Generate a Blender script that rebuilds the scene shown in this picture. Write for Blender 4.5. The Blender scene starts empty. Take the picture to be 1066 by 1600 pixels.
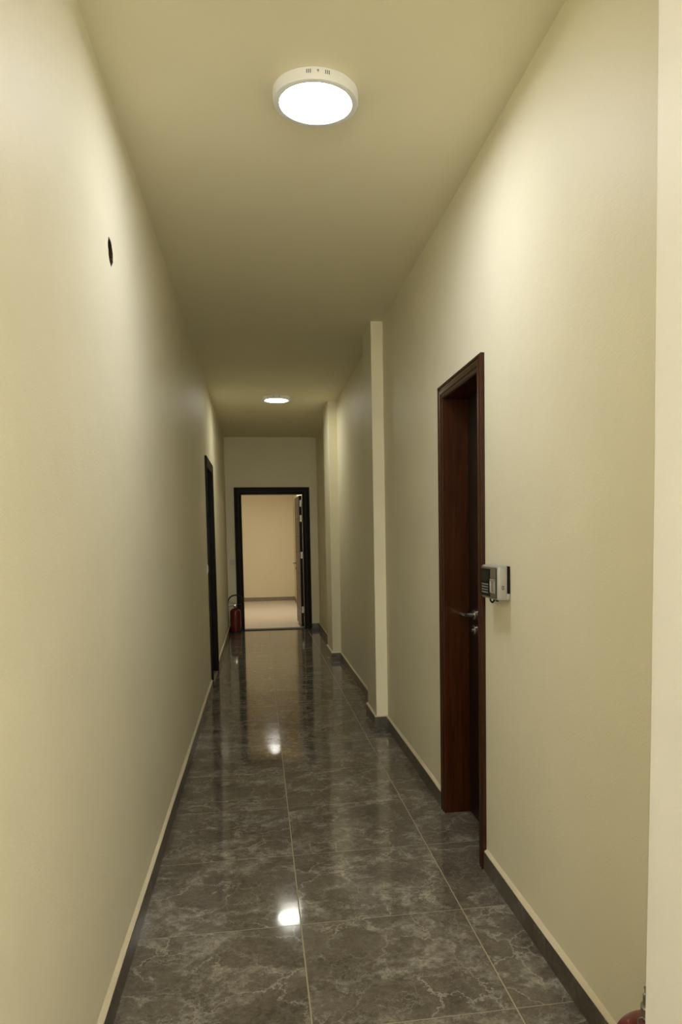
import bpy, bmesh, math, random
from mathutils import Vector, Matrix
random.seed(4)
scene = bpy.context.scene
C = scene.collection
PI = math.pi

# ------------------------------------------------------------------ camera
F, YAW, PITCH, ROLL = 1167.9, .1589, -.0731, -.0151
SX, SY, CAMH = 59.1, 124.7, 1.3926
cam = bpy.data.cameras.new('camera')
camo = bpy.data.objects.new('camera', cam); C.objects.link(camo)
cy, sy = math.cos(YAW), math.sin(YAW); cp, sp = math.cos(PITCH), math.sin(PITCH)
fw = Vector((sy*cp, cy*cp, sp)); rt = Vector((cy, -sy, 0)); up = rt.cross(fw)
cr, sr = math.cos(ROLL), math.sin(ROLL)
r2 = cr*rt + sr*up; u2 = -sr*rt + cr*up
m = Matrix((r2, u2, -fw)).transposed().to_4x4(); m.translation = Vector((0, 0, CAMH))
camo.matrix_world = m
cam.sensor_fit = 'VERTICAL'; cam.sensor_height = 36; cam.sensor_width = 24
cam.lens = F*36/1600
cam.shift_x = -SX/1600; cam.shift_y = SY/1600
cam.clip_start = .02; cam.clip_end = 60
scene.camera = camo

# ------------------------------------------------------------------ world, exposure, lamp strengths
scene.view_settings.view_transform = 'Standard'
scene.view_settings.look = 'None'
scene.view_settings.gamma = 1
scene.view_settings.use_curve_mapping = False
scene.view_settings.exposure = 0.0
w = bpy.data.worlds.new('world'); scene.world = w; w.use_nodes = True
w.node_tree.nodes['Background'].inputs[0].default_value = (.5, .5, .5, 1)
w.node_tree.nodes['Background'].inputs[1].default_value = 0.0
LAMP_CORRIDOR = 74.0      # diffuser of the lamp in view
LAMP_FAR = 56.0            # lamp by the second pillar
FILL_LAMP_BEHIND = 190.0         # unseen lamp added above and just behind the viewer as fill
FILL_WINDOW = 21.5        # glowing window added out of view behind the viewer as fill light
LAMP_ROOM = 320.0          # lamp of the room beyond the end door
HALL_FILL = 1.5          # unseen square panel added farther back for extra fill
LAMP_COLOR = (.97, 1.02, 1.16)
FAR_COLOR = (1.0, .985, .86)
FILL_COLOR = (1.0, .965, .82)

# ------------------------------------------------------------------ layout (metres)
XL, XR, G1, Y0, ZC = -.465, .91, .1167, 2.6215, 2.915
YE = 11.5                  # end wall
YB = -3.0                  # behind the viewer
XP, YP = .695, 1.25        # near right wall block
R_Y0, R_Y1, R_Z = 2.995, 3.58, 2.055     # right door clear opening
L_Y0, L_Y1, L_Z = 7.17, 7.97, 2.08       # left door clear opening
E_X0, E_X1, E_Z = -.235, .685, 2.062     # end door clear opening
RX0, RX1, RY1 = -3.2, .80, 17.1          # far room

# ------------------------------------------------------------------ material helpers
def mat(name):
    mt = bpy.data.materials.new(name); mt.use_nodes = True
    nt = mt.node_tree; b = nt.nodes['Principled BSDF']
    return mt, nt, b
def node(nt, t, **kw):
    n = nt.nodes.new(t)
    for k, v in kw.items():
        if k.startswith('i_'):
            key = k[2:]; key = int(key) if key.isdigit() else key.replace('_', ' ')
            n.inputs[key].default_value = v
        else: setattr(n, k, v)
    return n
def math_(nt, op, a, b=None, clamp=False):
    n = nt.nodes.new('ShaderNodeMath'); n.operation = op; n.use_clamp = clamp
    for i, v in enumerate((a, b)):
        if v is None: continue
        if isinstance(v, (int, float)): n.inputs[i].default_value = v
        else: nt.links.new(v, n.inputs[i])
    return n.outputs[0]
def mixc(nt, fac, a, b, mode='MIX'):
    n = nt.nodes.new('ShaderNodeMix'); n.data_type = 'RGBA'; n.blend_type = mode
    for s, v in ((0, fac), (6, a), (7, b)):
        if hasattr(v, 'is_linked') or hasattr(v, 'links'): nt.links.new(v, n.inputs[s])
        elif s == 0: n.inputs[0].default_value = v
        else: n.inputs[s].default_value = (*v, 1) if len(v) == 3 else v
    return n.outputs[2]
def ramp(nt, src, stops, interp='LINEAR'):
    n = nt.nodes.new('ShaderNodeValToRGB'); n.color_ramp.interpolation = interp
    e = n.color_ramp.elements
    while len(e) < len(stops): e.new(.5)
    for el, (p, c) in zip(e, stops):
        el.position = p; el.color = (c, c, c, 1) if isinstance(c, (int, float)) else (*c, 1)
    nt.links.new(src, n.inputs[0]); return n.outputs[0]
def noise(nt, vec, scale, detail=4, rough=.55, dist=0.):
    n = nt.nodes.new('ShaderNodeTexNoise')
    n.inputs['Scale'].default_value = scale; n.inputs['Detail'].default_value = detail
    n.inputs['Roughness'].default_value = rough; n.inputs['Distortion'].default_value = dist
    if vec is not None: nt.links.new(vec, n.inputs['Vector'])
    return n.outputs[0]
def obvec(nt): return nt.nodes.new('ShaderNodeTexCoord').outputs['Object']
def bump(nt, b, h, strength, dist=.01):
    n = nt.nodes.new('ShaderNodeBump'); n.inputs['Strength'].default_value = strength
    n.inputs['Distance'].default_value = dist
    nt.links.new(h, n.inputs['Height']); nt.links.new(n.outputs[0], b.inputs['Normal'])

def paint(name, col, rough=.5, var=.05, bs=.25):
    mt, nt, b = mat(name); v = obvec(nt)
    n1 = noise(nt, v, 1.1, 5, .6)
    dk = tuple(c*(1-var) for c in col)
    c = mixc(nt, ramp(nt, n1, [(.35, 0), (.7, 1)]), dk, col)
    # a few faint scuffs
    n2 = noise(nt, v, 7, 6, .7, 1.5)
    c = mixc(nt, math_(nt, 'MULTIPLY', ramp(nt, n2, [(.66, 0), (.72, 1)]), .10), c, tuple(x*.8 for x in col))
    nt.links.new(c, b.inputs['Base Color'])
    b.inputs['Roughness'].default_value = rough; b.inputs['Specular IOR Level'].default_value = .25
    h = math_(nt, 'ADD', noise(nt, v, 160, 3, .6), math_(nt, 'MULTIPLY', noise(nt, v, 3.0, 3, .5), 6.0))
    bump(nt, b, h, bs, .004)
    return mt
CREAM = (.895, .83, .615)
M_WALL = paint('cream_wall_paint', CREAM)
M_CEIL = paint('cream_ceiling_paint', (.93, .86, .63), .7, .03, .1)
M_NEAR = paint('pale_cream_paint', (.90, .87, .80), .5, .02, .12)
M_ROOM = paint('warm_cream_paint', (.80, .70, .48), .6, .03, .1)
M_LIP = paint('filler_plaster', (.80, .70, .48), .7, .18, .5)

def marble(name, tiles=True, dark=1.0, axis=1):
    mt, nt, b = mat(name); v = obvec(nt)
    sep = nt.nodes.new('ShaderNodeSeparateXYZ'); nt.links.new(v, sep.inputs[0])
    x, y, z = sep.outputs
    if tiles:
        u = math_(nt, 'DIVIDE', math_(nt, 'SUBTRACT', x, G1), .6)
        t = math_(nt, 'DIVIDE', math_(nt, 'SUBTRACT', y, Y0), .6)
        def edge(q):
            f = math_(nt, 'FRACT', q)
            return math_(nt, 'MULTIPLY', math_(nt, 'MINIMUM', f, math_(nt, 'SUBTRACT', 1.0, f)), .6)
        gx = math_(nt, 'LESS_THAN', edge(u), .0023)
        gy = math_(nt, 'LESS_THAN', edge(t), .0014)
        grout = math_(nt, 'MAXIMUM', gx, gy)
        comb = nt.nodes.new('ShaderNodeCombineXYZ')
        nt.links.new(math_(nt, 'FLOOR', u), comb.inputs[0]); nt.links.new(math_(nt, 'FLOOR', t), comb.inputs[1])
    else:
        t = math_(nt, 'DIVIDE', math_(nt, 'SUBTRACT', y if axis == 1 else x, Y0+.23), .6)
        f = math_(nt, 'FRACT', t)
        grout = math_(nt, 'LESS_THAN', math_(nt, 'MULTIPLY', math_(nt, 'MINIMUM', f, math_(nt, 'SUBTRACT', 1.0, f)), .6), .0013)
        comb = nt.nodes.new('ShaderNodeCombineXYZ'); nt.links.new(math_(nt, 'FLOOR', t), comb.inputs[0])
    wn = nt.nodes.new('ShaderNodeTexWhiteNoise'); wn.noise_dimensions = '3D'
    nt.links.new(comb.outputs[0], wn.inputs['Vector'])
    vm = node(nt, 'ShaderNodeVectorMath', operation='MULTIPLY_ADD')
    nt.links.new(wn.outputs['Color'], vm.inputs[0]); vm.inputs[1].default_value = (14, 14, 14)
    nt.links.new(v, vm.inputs[2]); p = vm.outputs[0]
    # warped coordinates
    wc = nt.nodes.new('ShaderNodeTexNoise'); wc.inputs['Scale'].default_value = 3.6; wc.inputs['Detail'].default_value = 9; wc.inputs['Roughness'].default_value = .68
    nt.links.new(p, wc.inputs['Vector'])
    wv = node(nt, 'ShaderNodeVectorMath', operation='MULTIPLY_ADD')
    nt.links.new(wc.outputs['Color'], wv.inputs[0]); wv.inputs[1].default_value = (.34, .34, .34)
    nt.links.new(p, wv.inputs[2]); pw = wv.outputs[0]
    mp = node(nt, 'ShaderNodeMapping'); mp.inputs['Scale'].default_value = (1.0, 1.7, 1.0)
    mp.inputs['Rotation'].default_value = (0, 0, -.6); nt.links.new(pw, mp.inputs['Vector']); ps = mp.outputs[0]
    cl = noise(nt, pw, 5.0, 12, .74, .2)
    base = mixc(nt, ramp(nt, cl, [(.30, 0), (.72, 1)]), (.036*dark, .029*dark, .020*dark), (.118*dark, .101*dark, .076*dark))
    fine = noise(nt, p, 42, 9, .8, .8)
    base = mixc(nt, math_(nt, 'MULTIPLY', ramp(nt, fine, [(.42, 0), (.66, 1)]), .6), base, (.15*dark, .13*dark, .10*dark))
    # soft pale drifts
    dr = noise(nt, ps, 1.9, 8, .62, .2)
    ridge = math_(nt, 'SUBTRACT', 1.0, math_(nt, 'MULTIPLY', math_(nt, 'ABSOLUTE', math_(nt, 'SUBTRACT', dr, .5)), 2.0))
    soft = ramp(nt, ridge, [(.88, 0), (1.0, 1)])
    brk = ramp(nt, noise(nt, p, 16, 10, .82), [(.44, 0), (.62, 1)])
    soft = math_(nt, 'MULTIPLY', soft, brk)
    col = mixc(nt, math_(nt, 'MULTIPLY', soft, .75), base, (.31*dark, .285*dark, .235*dark))
    # crisp thin veins
    vo = nt.nodes.new('ShaderNodeTexVoronoi'); vo.feature = 'DISTANCE_TO_EDGE'; vo.inputs['Scale'].default_value = 5.0
    nt.links.new(pw, vo.inputs['Vector'])
    thin = ramp(nt, vo.outputs['Distance'], [(0.0, 1), (.012, .45), (.03, 0)])
    vo2 = nt.nodes.new('ShaderNodeTexVoronoi'); vo2.feature = 'DISTANCE_TO_EDGE'; vo2.inputs['Scale'].default_value = 19.0
    nt.links.new(pw, vo2.inputs['Vector'])
    thin2 = ramp(nt, vo2.outputs['Distance'], [(0.0, .75), (.035, 0)])
    msk = ramp(nt, noise(nt, p, 3.3, 5, .65), [(.43, 0), (.58, 1)])
    msk2 = ramp(nt, noise(nt, ps, 4.3, 5, .65), [(.45, 0), (.62, 1)])
    vein = math_(nt, 'MAXIMUM', math_(nt, 'MULTIPLY', thin, msk), math_(nt, 'MULTIPLY', thin2, msk2))
    col = mixc(nt, math_(nt, 'MULTIPLY', vein, .7), col, (.33*dark, .305*dark, .25*dark))
    col = mixc(nt, grout, col, (.30, .255, .16))
    nt.links.new(col, b.inputs['Base Color'])
    rg = math_(nt, 'ADD', math_(nt, 'MULTIPLY', noise(nt, v, 6, 4, .6), .06), .045)
    if not tiles: rg = math_(nt, 'ADD', rg, .22)
    rg = math_(nt, 'MAXIMUM', rg, math_(nt, 'MULTIPLY', grout, .6))
    nt.links.new(rg, b.inputs['Roughness'])
    b.inputs['IOR'].default_value = 1.46
    h = math_(nt, 'ADD', math_(nt, 'MULTIPLY', noise(nt, v, 4.0, 2, .5), 1.0), math_(nt, 'MULTIPLY', grout, -.5))
    bump(nt, b, h, .10, .006)
    if tiles:      # every tile lies a hair out of level
        tl = node(nt, 'ShaderNodeVectorMath', operation='MULTIPLY_ADD')
        nt.links.new(wn.outputs['Color'], tl.inputs[0]); tl.inputs[1].default_value = (.005, .008, 0); tl.inputs[2].default_value = (-.0025, -.004, 0)
        ad = node(nt, 'ShaderNodeVectorMath', operation='ADD')
        bn = b.inputs['Normal'].links[0].from_socket
        nt.links.new(bn, ad.inputs[0]); nt.links.new(tl.outputs[0], ad.inputs[1])
        nm = node(nt, 'ShaderNodeVectorMath', operation='NORMALIZE'); nt.links.new(ad.outputs[0], nm.inputs[0])
        nt.links.new(nm.outputs[0], b.inputs['Normal'])
    return mt
M_FLOOR = marble('grey_marble_tiles', True, 1.4)
M_SKIRT_Y = marble('grey_marble_skirting', False, .8, 1)
M_SKIRT_X = marble('grey_marble_skirting_end', False, .8, 0)

def room_floor_mat():
    mt, nt, b = mat('beige_floor_tiles'); v = obvec(nt)
    c = mixc(nt, noise(nt, v, 5, 6, .6), (.60, .50, .37), (.68, .58, .44))
    nt.links.new(c, b.inputs['Base Color']); b.inputs['Roughness'].default_value = .38
    return mt
M_RFLOOR = room_floor_mat()
def wood(name, c1, c2, rough=.24, vert=True, spec=.35):
    mt, nt, b = mat(name); v = obvec(nt)
    mp = node(nt, 'ShaderNodeMapping'); mp.inputs['Scale'].default_value = (30, 30, 1.3) if vert else (1.3, 1.3, 30)
    nt.links.new(v, mp.inputs['Vector'])
    g = noise(nt, mp.outputs[0], 2.0, 6, .65, .8)
    c = mixc(nt, ramp(nt, g, [(.3, 0), (.7, 1)]), c1, c2)
    nt.links.new(c, b.inputs['Base Color'])
    b.inputs['Roughness'].default_value = rough; b.inputs['Specular IOR Level'].default_value = spec
    bump(nt, b, g, .08, .002)
    return mt
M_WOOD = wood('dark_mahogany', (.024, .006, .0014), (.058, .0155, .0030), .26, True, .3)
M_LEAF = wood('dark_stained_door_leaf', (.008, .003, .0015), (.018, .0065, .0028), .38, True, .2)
M_WENGE = wood('wenge_frame', (.006, .0025, .001), (.012, .005, .002), .4, True, .12)
M_GREYLEAF = wood('grey_brown_leaf', (.13, .095, .06), (.17, .125, .085), .4)
def simple(name, col, rough=.5, metal=0., scale=40, var=.12, coat=0.):
    mt, nt, b = mat(name); v = obvec(nt)
    n = noise(nt, v, scale, 3, .5)
    c = mixc(nt, n, tuple(x*(1-var) for x in col), tuple(min(1, x*(1+var*.5)) for x in col))
    nt.links.new(c, b.inputs['Base Color'])
    b.inputs['Roughness'].default_value = rough; b.inputs['Metallic'].default_value = metal
    b.inputs['Coat Weight'].default_value = coat
    return mt
M_CHROME = simple('chrome', (.75, .74, .72), .16, 1.)
M_SILVER = simple('silver_plastic', (.40, .39, .35), .38, .15)
M_DSILVER = simple('dim_silver_plastic', (.17, .15, .115), .4, .2)
M_BLACK = simple('black_plastic', (.008, .008, .007), .5); M_BLACK.node_tree.nodes['Principled BSDF'].inputs['Specular IOR Level'].default_value = .12
M_SCREEN = simple('dark_lcd', (.022, .021, .016), .5); M_SCREEN.node_tree.nodes['Principled BSDF'].inputs['Specular IOR Level'].default_value = .15
M_KEY = simple('grey_keys', (.30, .30, .26), .4)
M_PINK = simple('fingerprint_window', (.34, .27, .22), .2)
M_DARKRING = simple('dark_recess', (.05, .045, .035), .5)
M_RED = simple('red_enamel', (.14, .008, .005), .3, 0, 20, .1, .5)
M_RUBBER = simple('black_rubber', (.012, .011, .010), .5)
M_STEEL = simple('dull_steel', (.35, .32, .25), .35, .9)
M_WHITE = simple('white_plastic', (.88, .88, .86), .45, 0, 20, .02)
M_PLATE = simple('ivory_switch_plastic', (.70, .64, .50), .4, 0, 20, .02)
M_LABEL = simple('paper_label', (.5, .47, .38), .6)
M_BROWN = simple('rough_brown_mortar', (.045, .022, .012), .9, 0, 90, .5)
M_GREYC = simple('grey_conduit', (.22, .17, .15), .7, 0, 60, .3)
M_SLOT = simple('dark_slot', (.05, .045, .045), .6)
M_SAND = simple('olive_stone_threshold', (.085, .065, .03), .7, 0, 30, .2)
def emit(name, col, s):
    mt = bpy.data.materials.new(name); mt.use_nodes = True; nt = mt.node_tree
    b = nt.nodes['Principled BSDF']; b.inputs['Base Color'].default_value = (.9, .9, .9, 1)
    b.inputs['Emission Color'].default_value = (*col, 1); b.inputs['Emission Strength'].default_value = s
    return mt

# ------------------------------------------------------------------ mesh helpers
def bx(bm, x0, x1, y0, y1, z0, z1, bev=0.):
    vs = [bm.verts.new((x, y, z)) for x in (x0, x1) for y in (y0, y1) for z in (z0, z1)]
    q = [(0, 1, 3, 2), (4, 6, 7, 5), (0, 4, 5, 1), (2, 3, 7, 6), (0, 2, 6, 4), (1, 5, 7, 3)]
    fs = [bm.faces.new([vs[i] for i in f]) for f in q]
    if bev:
        es = list({e for f in fs for e in f.edges})
        bmesh.ops.bevel(bm, geom=es, offset=bev, segments=3, affect='EDGES', profile=.5)
def obj(name, bm, mt, parent=None, smooth=False, angle=None):
    bmesh.ops.recalc_face_normals(bm, faces=bm.faces[:])
    me = bpy.data.meshes.new(name); bm.to_mesh(me); bm.free()
    if isinstance(mt, (list, tuple)):
        for q in mt: me.materials.append(q)
    else: me.materials.append(mt)
    if smooth:
        me.shade_smooth() if hasattr(me, 'shade_smooth') else None
        if angle: me.set_sharp_from_angle(angle=angle)
    o = bpy.data.objects.new(name, me); C.objects.link(o)
    if parent: o.parent = parent
    return o
def tag(o, label=None, cat=None, group=None, kind=None):
    for k, v in (('label', label), ('category', cat), ('group', group), ('kind', kind)):
        if v: o[k] = v
    return o
def struct(name, bm, mt, label=None, cat=None, **kw):
    return tag(obj(name, bm, mt, **kw), label, cat, kind='structure')
def empty(name, loc=(0, 0, 0), rz=0):
    o = bpy.data.objects.new(name, None); C.objects.link(o); o.location = loc; o.rotation_euler.z = rz
    o.empty_display_size = .1; return o
def lathe(bm, prof, n=40, c=(0, 0), cap=True):
    rings = []
    for r, z in prof:
        rings.append([bm.verts.new((c[0]+r*math.cos(2*PI*k/n), c[1]+r*math.sin(2*PI*k/n), z)) for k in range(n)])
    for a, b_ in zip(rings, rings[1:]):
        for k in range(n): bm.faces.new((a[k], a[(k+1) % n], b_[(k+1) % n], b_[k]))
    if cap: bm.faces.new(rings[0][::-1]); bm.faces.new(rings[-1])
def tube(bm, pts, r, n=12, flat=1.0):
    pts = [Vector(p) for p in pts]; rings = []
    t0 = (pts[1]-pts[0]).normalized()
    u = t0.orthogonal().normalized()
    for i, p in enumerate(pts):
        t = (pts[min(i+1, len(pts)-1)]-pts[max(i-1, 0)]).normalized()
        u = (u-t*u.dot(t)).normalized(); v = t.cross(u)
        rr = r[i] if isinstance(r, (list, tuple)) else r
        rings.append([bm.verts.new(p+rr*(math.cos(2*PI*k/n)*u+flat*math.sin(2*PI*k/n)*v)) for k in range(n)])
    for a, b_ in zip(rings, rings[1:]):
        for k in range(n): bm.faces.new((a[k], a[(k+1) % n], b_[(k+1) % n], b_[k]))
    bm.faces.new(rings[0][::-1]); bm.faces.new(rings[-1])
def spline(pts, m=8):
    P = [Vector(p) for p in pts]; P = [2*P[0]-P[1]]+P+[2*P[-1]-P[-2]]; out = []
    for i in range(1, len(P)-2):
        for k in range(m):
            t = k/m
            out.append(.5*((2*P[i])+(-P[i-1]+P[i+1])*t+(2*P[i-1]-5*P[i]+4*P[i+1]-P[i+2])*t*t+(-P[i-1]+3*P[i]-3*P[i+1]+P[i+2])*t**3))
    out.append(P[-2]); return out
def wall_grid(bm, M, s0, s1, z1, th, holes, z0=0):
    """solid wall slab in (s, z, n) with rectangular openings; M maps to world; n from 0 (face) to -th"""
    ss = sorted({s0, s1, *[v for h in holes for v in h[:2]]}); zs = sorted({z0, z1, *[v for h in holes for v in h[2:4]]})
    ins = lambda a, b: any(h[0]-1e-6 <= a and b <= h[1]+1e-6 and h[2]-1e-6 <= c_ and d_ <= h[3]+1e-6 for h in holes)
    cache = {}
    def V(s, z, n):
        k = (round(s, 5), round(z, 5), n)
        if k not in cache: cache[k] = bm.verts.new(M(s, z, n))
        return cache[k]
    solid = {}
    for i in range(len(ss)-1):
        for j in range(len(zs)-1):
            a, b = ss[i], ss[i+1]; c_, d_ = zs[j], zs[j+1]
            solid[i, j] = not any(h[0]-1e-6 <= a and b <= h[1]+1e-6 and h[2]-1e-6 <= c_ and d_ <= h[3]+1e-6 for h in holes)
    for (i, j), s in solid.items():
        if not s: continue
        a, b, c_, d_ = ss[i], ss[i+1], zs[j], zs[j+1]
        for n in (0, -th): bm.faces.new([V(a, c_, n), V(b, c_, n), V(b, d_, n), V(a, d_, n)])
        for (di, dj, p, q) in ((-1, 0, (a, c_), (a, d_)), (1, 0, (b, c_), (b, d_)), (0, -1, (a, c_), (b, c_)), (0, 1, (a, d_), (b, d_))):
            if not solid.get((i+di, j+dj), False):
                bm.faces.new([V(*p, 0), V(*q, 0), V(*q, -th), V(*p, -th)])
def casing(bm, M, s0, s1, zt, prof, zb=0):
    cols = []
    for w_, n in prof:
        cols.append([bm.verts.new(M(*q, n)) for q in ((s0+w_, zb), (s0+w_, zt-w_), (s1-w_, zt-w_), (s1-w_, zb))])
    for a, b in zip(cols, cols[1:]):
        for k in range(3): bm.faces.new((a[k], a[k+1], b[k+1], b[k]))
    a, b = cols[0], cols[-1]
    for k in range(3): bm.faces.new((a[k], a[k+1], b[k+1], b[k]))
    bm.faces.new([c_[0] for c_ in cols]); bm.faces.new([c_[3] for c_ in cols])
def mbx(bm, M, s0, s1, z0, z1, n0, n1, bev=0):
    a = M(s0, z0, n0); b = M(s1, z1, n1)
    bx(bm, *sorted((a[0], b[0])), *sorted((a[1], b[1])), *sorted((a[2], b[2])), bev)

# wall-plane mappings: (along, up, out of the wall)
ML = lambda s, z, n: (XL+n, s, z)          # left wall faces +X
MR = lambda s, z, n: (XR-n, s, z)          # right wall faces -X
ME = lambda s, z, n: (s, YE-n, z)          # end wall faces -Y

# ------------------------------------------------------------------ structure
bm = bmesh.new(); bx(bm, XL-.2, XR+.25, YB, YE, -.1, 0)
struct('floor', bm, M_FLOOR, 'dark grey marble look glossy tile floor of the corridor', 'floor')
bm = bmesh.new(); bx(bm, RX0, RX1+.1, YE, RY1+.1, -.12, -.015)
struct('floor_far_room', bm, M_RFLOOR, 'beige tiled floor of the room beyond the open end door', 'floor')
bm = bmesh.new(); bx(bm, XL-.2, XR+.25, YB-.1, YE+.15, ZC, ZC+.1)
struct('ceiling', bm, M_CEIL, 'plain cream painted ceiling of the corridor', 'ceiling')
bm = bmesh.new(); bx(bm, RX0-.1, RX1+.1, YE+.15, RY1+.1, ZC, ZC+.1)
struct('ceiling_far_room', bm, M_ROOM, 'ceiling of the room beyond the end door', 'ceiling')

# left wall with door opening and a ragged round hole
HY, HZ = 2.706, 2.364; HR = .045; HB = .08
bm = bmesh.new()
wall_grid(bm, ML, YB, YE+.0, ZC, .2, [(L_Y0-.03, L_Y1+.03, 0, L_Z+.03), (HY-HB, HY+HB, HZ-HB, HZ+HB)])
N = 48; inner = []; outer = []; deep = []
for k in range(N):
    a = 2*PI*k/N
    rr = HR*(1+.05*math.sin(3*a+1)+.03*math.sin(7*a)+random.uniform(-.02, .02))
    if math.sin(a) < -.3 and math.cos(a) > 0: rr *= 1+random.uniform(-.06, .10)
    inner.append(bm.verts.new(ML(HY+rr*math.cos(a), HZ+rr*1.0*math.sin(a), 0)))
    deep.append(bm.verts.new(ML(HY+rr*.99*math.cos(a), HZ+rr*.99*math.sin(a), -.0012)))
    q = HB/max(abs(math.cos(a)), abs(math.sin(a)))
    outer.append(bm.verts.new(ML(HY+q*math.cos(a), HZ+q*math.sin(a), 0)))
for k in range(N):
    j = (k+1) % N
    bm.faces.new((outer[k], outer[j], inner[j], inner[k]))
    bm.faces.new((inner[k], inner[j], deep[j], deep[k]))
struct('wall_left', bm, M_WALL, 'cream painted left corridor wall with a round hole in it', 'wall')
# right wall
bm = bmesh.new()
wall_grid(bm, MR, YP, YE, ZC, .24, [(R_Y0-.03, R_Y1+.03, 0, R_Z+.03)])
struct('wall_right', bm, M_WALL, 'cream painted right corridor wall around the mahogany door', 'wall')
bm = bmesh.new()
# near block of the right wall: hand-plastered edge, very slightly out of plumb
zs = [0, .35, 1.0, 1.5, 2.1, ZC]; dx = [-.004, -.003, .003, .004, .002, 0]
ring = []
for z, d in zip(zs, dx):
    ring.append([bm.verts.new(p) for p in ((XP+d, YB, z), (XP+d, YP-.006, z), (XP+d+.002, YP-.002, z), (XP+d+.006, YP, z), (XR+.24, YP, z), (XR+.24, YB, z))])
for a, b in zip(ring, ring[1:]):
    for k in range(6): bm.faces.new((a[k], a[(k+1) % 6], b[(k+1) % 6], b[k]))
bm.faces.new(ring[0]); bm.faces.new(ring[-1])
struct('wall_near_right', bm, M_NEAR, 'pale cream wall corner at the right edge of the photo', 'wall')
# end wall
bm = bmesh.new()
wall_grid(bm, ME, XL-.2, XR+.24, ZC, .15, [(E_X0-.03, E_X1+.03, 0, E_Z+.03)])
struct('wall_end', bm, M_WALL, 'cream wall closing the corridor around the open doorway', 'wall')
bm = bmesh.new(); bx(bm, XL-.2, XR+.25, YB-.1, YB, 0, ZC)
struct('wall_back', bm, M_WALL, 'cream wall behind the viewer', 'wall')
# far room
bm = bmesh.new(); bx(bm, RX0-.1, RX1+.1, RY1, RY1+.1, -.02, ZC)
struct('wall_far_room_end', bm, M_ROOM, 'warm cream wall seen through the open end door', 'wall')
bm = bmesh.new(); bx(bm, RX1, RX1+.1, YE+.15, RY1, -.02, ZC)
struct('wall_far_room_right', bm, M_ROOM, 'right wall of the room beyond the end door', 'wall')
bm = bmesh.new(); bx(bm, RX0-.1, RX0, YE+.15, RY1, -.02, ZC)
struct('wall_far_room_left', bm, M_ROOM, 'left wall of the room beyond the end door', 'wall')
bm = bmesh.new(); bx(bm, RX0, XL-.2, YE+.05, YE+.15, -.02, ZC)
struct('wall_far_room_front', bm, M_ROOM, 'front wall of the room beyond the end door', 'wall')
M_RSKIRT = simple('beige_brown_skirting', (.27, .20, .13), .4, 0, 12, .2)
bm = bmesh.new(); bx(bm, RX0, RX1, RY1-.015, RY1, -.015, .07); bx(bm, RX1-.015, RX1, YE+.15, RY1, -.015, .07)
struct('baseboard_far_room', bm, M_RSKIRT, 'taupe tile skirting around the room beyond the door', 'skirting')

# pillars standing proud of the right wall
PILL = [(.827, 5.345, 5.78), (.812, 8.465, 9.10)]
for (px, a, b), lb in zip(PILL, ('cream square pillar on the right wall just past the mahogany door', 'farther cream square pillar on the right wall under the second lamp')):
    bm = bmesh.new(); bx(bm, px, XR+.01, a, b, 0, ZC)
    es = [e for e in bm.edges if abs(e.verts[0].co.z-e.verts[1].co.z) > 1 and e.verts[0].co.x < px+.001]
    bmesh.ops.bevel(bm, geom=es, offset=.004, segments=2, affect='EDGES')
    struct('pillar', bm, M_WALL, lb, 'pillar')

# skirting: marble face, beige filler lip on top
SK, SH = .015, .078
def skirt(bm, lip, p0, p1, nrm, h=SH, lipw=.017, lip_on=True):
    """run from p0 to p1 (xy on the wall), nrm = outward normal"""
    (x0, y0), (x1, y1) = p0, p1; nx, ny = nrm
    q = [(x0, y0), (x1, y1), (x1+nx*SK, y1+ny*SK), (x0+nx*SK, y0+ny*SK)]
    lo = [bm.verts.new((a, b, 0)) for a, b in q]; hi = [bm.verts.new((a, b, h)) for a, b in q]
    for k in range(4): bm.faces.new((lo[k], lo[(k+1) % 4], hi[(k+1) % 4], hi[k]))
    bm.faces.new(hi); bm.faces.new(lo[::-1])
    if lip_on:
        n = max(2, int(math.hypot(x1-x0, y1-y0)/.12)); prev = None
        for k in range(n+1):
            t = k/n; a, b = x0+(x1-x0)*t, y0+(y1-y0)*t
            wv = SK*(.92+.06*math.sin(b*5+a*3)); hv = .012+.004*math.sin(b*3.1+1)
            cur = [lip.verts.new((a-nx*.001, b-ny*.001, h+.0004)), lip.verts.new((a+nx*wv, b+ny*wv, h+.0004)),
                   lip.verts.new((a+nx*wv*.9, b+ny*wv*.9, h+.003)), lip.verts.new((a-nx*.001, b-ny*.001, h+hv))]
            if prev:
                for i in range(4): lip.faces.new((prev[i], prev[(i+1) % 4], cur[(i+1) % 4], cur[i]))
            else: lip.faces.new(cur)
            prev = cur
        lip.faces.new(prev[::-1])
def finish_skirt(name, bm, lip, mt, label):
    o = struct(name, bm, mt, label, 'skirting')
    l = obj('plaster_lip', lip, M_LIP, o); l['label'] = 'beige plaster filler along the top of the skirting'
CW = .065
bm = bmesh.new(); lip = bmesh.new()
skirt(bm, lip, (XL, YB), (XL, L_Y0-.085), (1, 0)); skirt(bm, lip, (XL, L_Y1+.085), (XL, YE), (1, 0))
finish_skirt('baseboard_left', bm, lip, M_SKIRT_Y, 'dark grey marble tile skirting along the left wall')
bm = bmesh.new(); lip = bmesh.new()
skirt(bm, lip, (XR, YP), (XR, R_Y0-CW-.005), (-1, 0)); skirt(bm, lip, (XR, R_Y1+CW+.003), (XR, PILL[0][1]-SK), (-1, 0))
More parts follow.
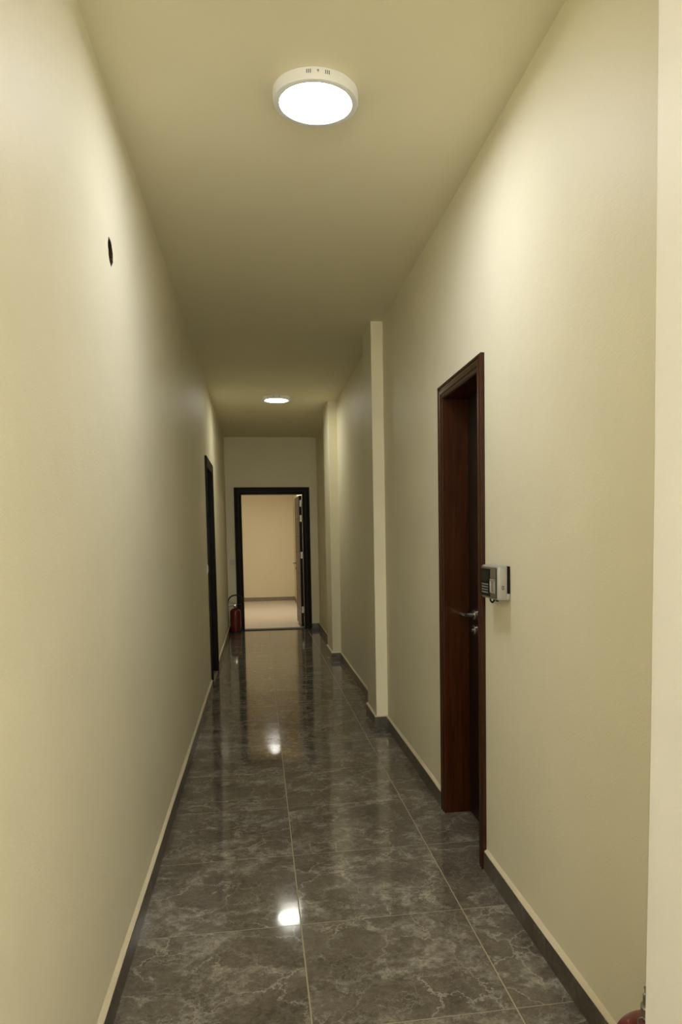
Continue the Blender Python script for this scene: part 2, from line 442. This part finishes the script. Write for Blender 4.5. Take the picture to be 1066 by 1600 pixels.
for i, (px, a, b) in enumerate(PILL):
    skirt(bm, lip, (px-SK, a), (XR, a), (0, -1)); skirt(bm, lip, (px, a), (px, b+SK), (-1, 0)); skirt(bm, lip, (px, b), (XR, b), (0, 1))
    nxt = PILL[1][1]-SK if i == 0 else YE
    skirt(bm, lip, (XR, b+SK), (XR, nxt), (-1, 0))
finish_skirt('baseboard_right', bm, lip, M_SKIRT_Y, 'dark grey marble tile skirting along the right wall and pillars')
bm = bmesh.new(); lip = bmesh.new()
skirt(bm, lip, (E_X1+.105, YE), (XR-SK, YE), (0, -1))
skirt(bm, lip, (XL+SK, YE), (E_X0-.105, YE), (0, -1))
finish_skirt('baseboard_end', bm, lip, M_SKIRT_X, 'dark grey marble tile skirting along the end wall')
bm = bmesh.new(); lip = bmesh.new()
skirt(bm, lip, (XP-.004, YB), (XP-.004, YP), (-1, 0))
finish_skirt('baseboard_near_right', bm, lip, M_SKIRT_Y, 'grey marble tile skirting below the near right wall corner')

# ------------------------------------------------------------------ doors
PROF = [(0, 0), (0, .016), (.004, .020), (.011, .021), (.016, .015), (.022, .014), (.026, .018), (.042, .018), (.047, .013), (.052, .012), (.056, .015), (.062, .013), (.065, .008), (.065, 0)]
def frame(root, M, s0, s1, z, depth, prof, wd, mt, jt=.03):
    bm = bmesh.new(); casing(bm, M, s0-wd, s1+wd, z+wd, [(a, b+.0005) for a, b in prof])
    obj('casing', bm, mt, root)
    bm = bmesh.new()
    casing(bm, M, s0-jt+.001, s1+jt-.001, z+jt-.001, [(0, -depth), (0, -.0005), (jt, -.0005+.004), (jt, -depth)])
    obj('jamb', bm, mt, root)
# right door: closed leaf set back
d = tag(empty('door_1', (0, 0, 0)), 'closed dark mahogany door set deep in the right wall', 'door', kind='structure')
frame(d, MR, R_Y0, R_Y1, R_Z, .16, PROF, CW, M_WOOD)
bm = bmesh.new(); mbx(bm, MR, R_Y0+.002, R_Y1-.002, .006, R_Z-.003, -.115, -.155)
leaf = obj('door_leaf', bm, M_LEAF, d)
def lever(parent, M, s, z, n, sgn=1, mt=M_CHROME, key=True, L=.12, kdz=.073):
    def T(a, b, c_): return M(a, b, c_)
    bm = bmesh.new()
    tube(bm, [T(s, z, n), T(s, z, n+.008), T(s, z, n+.010)], [.026, .026, .022], 28)
    tube(bm, [T(s, z, n+.008), T(s, z, n+.040), T(s, z, n+.052)], [.0105, .009, .011], 18)
    pts = [T(s-sgn*.012, z, n+.050), T(s+sgn*.02, z, n+.054), T(s+sgn*.06, z+.001, n+.055), T(s+sgn*L, z-.003, n+.048)]
    tube(bm, spline(pts, 5), [.0085]*10+[.0075]*5+[.005], 14)
    obj('handle', bm, mt, parent, True, .7)
    if key:
        bm = bmesh.new(); zz = z-kdz
        tube(bm, [T(s, zz, n), T(s, zz, n+.008), T(s, zz, n+.010)], [.025, .025, .021], 28)
        tube(bm, [T(s, zz, n+.008), T(s, zz, n+.017)], .0085, 16)
        obj('key_escutcheon', bm, mt, parent, True, .7)
lever(leaf, MR, 3.465, 1.012, -.115, 1, L=.10, kdz=.074)
# left door
d = tag(empty('door_2', (0, 0, 0)), 'dark brown door recessed in the left wall beyond a white switch', 'door', kind='structure')
frame(d, ML, L_Y0, L_Y1, L_Z, .16, [(a*1.3, b) for a, b in PROF], CW*1.3, M_WENGE)
bm = bmesh.new(); mbx(bm, ML, L_Y0+.002, L_Y1-.002, .006, L_Z-.003, -.12, -.16)
leaf = obj('door_leaf', bm, M_LEAF, d)
bm = bmesh.new(); bx(bm, XL-.15, XL+.012, L_Y0, L_Y1, .001, .014, .002); o = obj('threshold', bm, simple('brown_stone', (.16, .11, .06), .6), d); o['label'] = 'light brown threshold strip'
lever(leaf, ML, L_Y1-.1, 1.0, -.12, -1)
# end door, standing open into the far room
d = tag(empty('door_3', (0, 0, 0)), 'open dark framed door at the far end of the corridor', 'door', kind='structure')
EP = [(0, 0), (0, .018), (.006, .022), (.02, .022), (.026, .017), (.05, .019), (.08, .017), (.088, .021), (.1, .019), (.105, .012), (.105, 0)]
frame(d, ME, E_X0, E_X1, E_Z, .15, EP, .105, M_WENGE)
bm = bmesh.new(); bx(bm, E_X0, E_X1, YE-.01, YE+.15, -.012, .012, .003)
s = obj('threshold', bm, M_SAND, d); s['label'] = 'olive stone strip across the doorway floor'
ang = R_ = math.radians(1.5)
leafroot = None
bm = bmesh.new()
T = .04; LW = .88
hx, hy = E_X1-.003, YE+.155
def LP(a, b, z):    # a along leaf from the hinge, b through thickness (towards -X)
    return (hx-b*math.cos(ang)-a*math.sin(ang), hy+a*math.cos(ang)-b*math.sin(ang), z)
def lbox(bm, a0, a1, b0, b1, z0, z1):
    vs = [bm.verts.new(LP(a, b, z)) for a in (a0, a1) for b in (b0, b1) for z in (z0, z1)]
    for f in [(0, 1, 3, 2), (4, 6, 7, 5), (0, 4, 5, 1), (2, 3, 7, 6), (0, 2, 6, 4), (1, 5, 7, 3)]: bm.faces.new([vs[i] for i in f])
lbox(bm, 0, LW, 0, T, .02, E_Z-.012)
leaf = obj('door_leaf', bm, M_WENGE, d)
bm = bmesh.new(); lbox(bm, .012, LW-.004, T, T+.004, .022, E_Z-.014)
pnl = obj('leaf_face', bm, M_GREYLEAF, leaf); pnl['label'] = 'grey brown satin inner face of the leaf'
for z0, dz in ((1.70, .03), (1.42, .02), (1.17, -.04), (.84, .03), (.56, -.02), (.28, .0)):
    bm = bmesh.new(); lbox(bm, .012, LW-.004, T+.003, T+.0052, z0, z0+.006); obj('groove', bm, M_SLOT, leaf)
lever(leaf, lambda s_, z, n: LP(s_, T+.004+n, z), LW-.07, .985, 0, -1, M_STEEL, True, .11, .09)
for z in (1.93, 1.70, 1.13, .28):
    bm = bmesh.new(); bx(bm, hx-.035, hx-.004, hy-.004, hy-.0005, z-.05, z+.05)
    for k in range(2): bx(bm, hx+.001, hx+.009, hy-.02, hy-.001, z-.05, z+.05)
    tube(bm, [(hx-.001, hy-.010, z-.052), (hx-.001, hy-.010, z+.052)], .0065, 12)
    obj('hinge', bm, M_STEEL, d)

# ------------------------------------------------------------------ ceiling lamps
def lamp(x, y, strength, label, name='ceiling_light', detail=True, color=LAMP_COLOR):
    root = tag(empty(name, (x, y, ZC)), label, 'ceiling light', 'round surface mounted ceiling lights')
    bm = bmesh.new(); n = 72
    lathe(bm, [(.143, 0), (.1455, -.003), (.1455, -.034), (.1435, -.039), (.139, -.041), (.1245, -.040), (.1215, -.037), (.1215, -.030), (.05, -.030), (.05, 0)], n, cap=False)
    obj('housing', bm, M_WHITE, root, True, .6)
    bm = bmesh.new(); lathe(bm, [(.1212, -.0305), (.1212, -.0365), (.116, -.0385), (.04, -.0390)], n, cap=True)
    obj('diffuser', bm, emit('lit_diffuser', color, strength), root, True, .6)
    if detail:
        for k in range(6):
            off = (-.0365, -.0305, -.0245, .0245, .0305, .0365)[k]
            a = -PI/2+off/.1455-.02
            bm = bmesh.new()
            cx, cy_ = .1455*math.cos(a), .1455*math.sin(a)
            bx(bm, -.0011, .0011, -.0012, .0012, -.022, -.010)
            bmesh.ops.rotate(bm, verts=bm.verts, cent=(0, 0, 0), matrix=Matrix.Rotation(a+PI/2, 3, 'Z'))
            bmesh.ops.translate(bm, verts=bm.verts, vec=(cx, cy_, 0))
            obj('vent_slot', bm, M_SLOT, root)
        bm = bmesh.new(); a = -PI/2-.02
        tube(bm, [(0, .0008, 0), (0, -.0009, 0)], .0036, 6)
        bx(bm, -.0008, .0008, -.0009, .0008, -.0065, -.002)
        bmesh.ops.rotate(bm, verts=bm.verts, cent=(0, 0, 0), matrix=Matrix.Rotation(a+PI/2, 3, 'Z'))
        bmesh.ops.translate(bm, verts=bm.verts, vec=(.1455*math.cos(a), .1455*math.sin(a), -.0135))
        obj('small_emblem', bm, simple('grey_print', (.35, .31, .28), .6), root)
    return root
lamp(.235, 2.675, LAMP_CORRIDOR, 'lit round white ceiling light nearest the viewer')
lamp(.236, 8.26, LAMP_FAR, 'smaller looking lit round ceiling light near the end door', color=FAR_COLOR)
lamp(.12, -.8, FILL_LAMP_BEHIND, 'round ceiling light added out of view above and just behind the viewer', detail=False)
# unseen glowing window added on the back wall to light the corridor
t = tag(empty('fill_window_1', (.1, YB, 0)), 'window-shaped fill light added out of view on the wall behind the viewer', 'window', kind='structure')
bm = bmesh.new()
for a in ((-.52, -.46, .003, .05, 1.35, 2.75), (.46, .52, .003, .05, 1.35, 2.75), (-.46, .46, .003, .05, 1.35, 1.41), (-.46, .46, .003, .05, 2.69, 2.75), (-.02, .02, .003, .045, 1.41, 2.69)): bx(bm, *a)
obj('fill_window_frame', bm, M_WHITE, t)
bm = bmesh.new(); bx(bm, -.46, .46, .004, .012, 1.41, 2.69)
obj('fill_pane', bm, emit('fill_light_pane', FILL_COLOR, FILL_WINDOW), t)
lamp(.20, 14.25, LAMP_ROOM, 'lit round ceiling light in the room beyond the end door', detail=False, color=(1, .97, .88))
# unseen square light panel added to the ceiling behind the viewer as fill
t = tag(empty('fill_panel', (.1, -2.3, ZC)), 'square fill light panel added out of view well behind the viewer', 'ceiling light')
bm = bmesh.new()
for a in ((-.31, .31, -.31, -.29), (-.31, .31, .29, .31), (-.31, -.29, -.29, .29), (.29, .31, -.29, .29)): bx(bm, *a, -.018, 0)
obj('rim', bm, M_WHITE, t)
bm = bmesh.new(); bx(bm, -.29, .29, -.29, .29, -.012, -.002)
obj('diffuser', bm, emit('fill_panel_diffuser', (1, 1, 1), HALL_FILL), t)

# ------------------------------------------------------------------ fingerprint terminal
t = tag(empty('fingerprint_terminal', (XR, 2.72, 1.15)), 'silver and black fingerprint keypad box mounted beside the mahogany door', 'fingerprint reader')
def loc(o): o.location = (0, 0, 0); return o
Y_A, Y_B, Z_A, Z_B = -.098, .098, .003, .130     # local, y near..far, z
def fx(n): return -n                              # local x from wall
bm = bmesh.new(); bx(bm, -.050, -.011, Y_A, Y_B, Z_A, Z_B, .007)
bx(bm, -.016, -.0005, Y_A+.001, Y_B-.001, Z_A+.001, Z_A+.026, .004)
obj('body', bm, M_SILVER, t, True, .6)
bm = bmesh.new(); bx(bm, -.0115, -.0005, Y_A+.002, Y_B-.002, Z_A+.020, Z_B-.002, .003)
obj('back_plate', bm, M_BLACK, t)
bm = bmesh.new(); bx(bm, -.0525, -.049, Y_A+.006, Y_B-.004, Z_A+.006, Z_B-.006, .0012)
o = obj('front_bezel', bm, M_DSILVER, t)
bm = bmesh.new(); bx(bm, -.0535, -.0515, Y_A+.001+.005, Y_A+.010, Z_A+.009, Z_B-.009)
obj('seam', bm, M_BLACK, t)
bm = bmesh.new(); bx(bm, -.0545, -.0515, -.022, Y_B-.007, Z_A+.010, Z_B-.013, .0012)
fp = obj('front_panel', bm, M_BLACK, t); fp['label'] = 'glossy black panel with screen and keys'
bm = bmesh.new(); bx(bm, -.0552, -.0542, .006, .078, .070, .106)
obj('screen', bm, M_SCREEN, fp)
for r_ in range(4):
    for c_ in range(4):
        y = .012+c_*.0195; z = .0575-r_*.0103
        bm = bmesh.new(); bx(bm, -.0556, -.0543, y-.0072, y+.0072, z-.0022, z+.0022, .0006)
        obj('key', bm, M_KEY, fp)
bm = bmesh.new(); bx(bm, -.0545, -.0515, -.083, -.0235, Z_A+.009, Z_B-.011, .001)
sp_ = obj('sensor_column', bm, M_DSILVER, t)
bm = bmesh.new()
bx(bm, -.0575, -.054, -.080, -.0255, .028, .034, .001); bx(bm, -.0575, -.054, -.080, -.0255, .073, .080, .001)
bx(bm, -.0575, -.054, -.080, -.064, .030, .078, .001); bx(bm, -.0575, -.054, -.034, -.0255, .030, .078, .001)
obj('sensor_surround', bm, M_SILVER, sp_)
bm = bmesh.new(); bx(bm, -.0552, -.0543, -.064, -.034, .044, .073)
obj('sensor_window', bm, M_PINK, sp_)
# little socket outline on the side that faces the viewer
bm = bmesh.new()
ys = Y_A-.0006
for a in ((-.0335, -.0315, .043, .057), (-.0275, -.0255, .043, .057), (-.0335, -.0255, .055, .057), (-.0335, -.0255, .043, .045)):
    bx(bm, a[0], a[1], ys, Y_A+.001, a[2], a[3])
obj('side_socket', bm, M_BLACK, t)
bm = bmesh.new()
bx(bm, -.030, -.022, -.03, -.01, -.006, .006, .001)
tube(bm, spline([(-.040, .02, .006), (-.040, .018, -.004), (-.034, .016, -.012), (-.028, .014, -.006), (-.024, .012, .004)], 5), .0035, 8)
obj('hook', bm, M_BLACK, t)

# ------------------------------------------------------------------ round electrical box in the wall hole
t = tag(empty('junction_box', (XL-.05, HY, HZ)), 'round uncovered electrical box sunk in a hole high on the left wall', 'electrical box')
bm = bmesh.new(); n = 40; rings = []
for (r_, x_) in ((.050, .0486), (.0425, .0486), (.041, .03), (.039, .0), (.0, 0)):
    if r_ == 0:
        bm.faces.new(rings[-1]); continue
    rings.append([bm.verts.new((x_, r_*math.cos(2*PI*k/n), r_*math.sin(2*PI*k/n))) for k in range(n)])
for a, b in zip(rings, rings[1:]):
    for k in range(n): bm.faces.new((a[k], a[(k+1) % n], b[(k+1) % n], b[k]))
obj('box', bm, M_BROWN, t)
bm = bmesh.new()
for pts in ([(.002, .01, .02), (.02, .015, .01), (.034, .008, -.004), (.030, -.006, -.008)], [(.002, -.01, .0), (.022, .004, -.004), (.036, .014, .004), (.030, .022, .010)]):
    tube(bm, spline(pts, 6), .0028, 8)
obj('wire', bm, M_GREYC, t, True)
bm = bmesh.new(); tube(bm, [(0.002, .012, .004), (.030, .012, .004)], .012, 16)
obj('conduit_end', bm, M_GREYC, t)
bm = bmesh.new()
rr = random.Random(3)
for k in range(26):
    a = rr.uniform(-1.5, .2); q = rr.uniform(.026, .038); s_ = rr.uniform(.003, .007)
    c_ = Vector((rr.uniform(.008, .044), q*math.cos(a), q*math.sin(a)))
    mtx = Matrix.Translation(c_) @ Matrix.Rotation(rr.uniform(0, 3), 4, 'X') @ Matrix.Diagonal((s_, s_*.8, s_*1.2, 1))
    bmesh.ops.create_icosphere(bm, subdivisions=1, radius=1, matrix=mtx)
obj('mortar_crumbs', bm, M_BROWN, t)

# ------------------------------------------------------------------ light switches
def switch(M, s, z, label, w_=.08, h=.08, mt=M_PLATE, grp='wall switches'):
    root = tag(empty('light_switch', M(s, z, 0)), label, 'light switch', grp)
    b0 = Vector(M(s, z, 0))
    def LM(a, c_, n): return tuple(Vector(M(s+a, z+c_, n))-b0)
    bm = bmesh.new(); mbx(bm, LM, -w_/2, w_/2, -h/2, h/2, .0005, .010, .003); obj('plate', bm, mt, root)
    bm = bmesh.new(); mbx(bm, LM, -w_*.32, w_*.32, -h*.34, h*.34, .0095, .014, .0015); obj('rocker', bm, mt, root)
switch(ML, 6.93, 1.125, 'small white light switch on the left wall before the dark door', .085, .08, M_WHITE)
switch(ML, 11.12, 1.16, 'tiny light switch on the left wall near the end corner', .08, .08, M_PLATE)
switch(ME, -.39, 1.045, 'pale switch plate on the end wall left of the doorway', .07, .085, M_PLATE)

# ------------------------------------------------------------------ fire extinguishers
def extinguisher(loc_, rz, label, raised=True):
    root = tag(empty('fire_extinguisher', loc_, rz), label, 'fire extinguisher', None)
    R = .080
    bm = bmesh.new()
    prof = [(.070, .0), (.076, .002), (.078, .012), (R, .022), (R, .30)]
    for k in range(1, 9):
        a = k/9*PI/2; prof.append((.018+(R-.018)*math.cos(a), .30+.062*math.sin(a)))
    prof += [(.019, .364), (.019, .380)]
    lathe(bm, prof, 56); cyl = obj('cylinder', bm, M_RED, root, True, .9)
    bm = bmesh.new(); lathe(bm, [(R-.003, .002), (R+.0025, .002), (R+.0025, .024), (R-.003, .024)], 56, cap=False)
    obj('base_ring', bm, M_RUBBER, root, True, .6)
    bm = bmesh.new(); a0, a1 = -2.3, -.9; n = 16
    lo = [bm.verts.new(((R+.0006)*math.cos(a0+(a1-a0)*k/n), (R+.0006)*math.sin(a0+(a1-a0)*k/n), .13)) for k in range(n+1)]
    hi = [bm.verts.new((v.co.x, v.co.y, .25)) for v in lo]
    for k in range(n): bm.faces.new((lo[k], lo[k+1], hi[k+1], hi[k]))
    lab = obj('label_sheet', bm, simple('dull_red_label', (.15, .012, .008), .5), root)
    bm = bmesh.new(); lathe(bm, [(.020, .372), (.024, .376), (.024, .392), (.017, .396), (.016, .428), (.012, .432)], 28)
    bx(bm, -.012, .012, -.02, .02, .398, .424, .003)
    obj('valve', bm, M_STEEL, root, True, .6)
    bm = bmesh.new()      # carrying handle and squeeze lever reach to -X
    tube(bm, spline([(.014, 0, .410), (-.03, 0, .405), (-.07, 0, .398), (-.105, 0, .392)], 5), .0075, 10, .55)
    obj('carrying_handle', bm, M_STEEL, root, True)
    bm = bmesh.new()
    tube(bm, spline([(.016, 0, .424), (-.02, 0, .436), (-.06, 0, .452), (-.112, 0, .462)], 5), .0075, 10, .55)
    obj('squeeze_lever', bm, M_STEEL, root, True)
    bm = bmesh.new(); tube(bm, [(0, -.018, .411), (0, -.034, .411)], .015, 24); obj('gauge', bm, M_CHROME, root, True, .6)
    bm = bmesh.new()
    if raised: tube(bm, [( .012, 0, .411), (.036, 0, .411)], .009, 12)
    hose = spline([(.030, 0, .411), (.075, .006, .418), (.112, .010, .455), (.110, .010, .515), (.055, .004, .552), (-.012, .0, .560), (-.070, 0, .530), (-.100, 0, .480), (-.108, 0, .452)], 8)
    if not raised: hose = spline([(-.018, .02, .411), (-.070, .03, .400), (-.096, .02, .36), (-.099, .0, .28), (-.098, .0, .20), (-.098, 0, .14)], 8)
    tube(bm, hose, .0085, 12)
    obj('hose', bm, M_RUBBER, root, True, .8)
    if not raised:
        bm = bmesh.new(); tube(bm, [(-.098, 0, .145), (-.098, 0, .11), (-.098, 0, .06)], [.010, .012, .015], 14); obj('nozzle', bm, M_RUBBER, root, True, .8)
        bm = bmesh.new(); tube(bm, [(-.004+.0125*math.sin(a), .040+.0*a, .370+.015*math.cos(a)) for a in [2*PI*k/20 for k in range(21)]], .0022, 8); obj('pull_ring', bm, M_STEEL, root, True)
        return root
    bm = bmesh.new(); tube(bm, [(-.103, 0, .470), (-.1085, 0, .448), (-.112, 0, .425)], [.010, .012, .013], 14)
    obj('nozzle', bm, M_RUBBER, root, True, .8)
    return root
extinguisher((-.362, 11.335, 0), 0, 'dark red fire extinguisher with hose standing left of the open end door')
extinguisher((.799, 1.406, 0), math.radians(120), 'red fire extinguisher mostly hidden behind the near right wall corner', False)
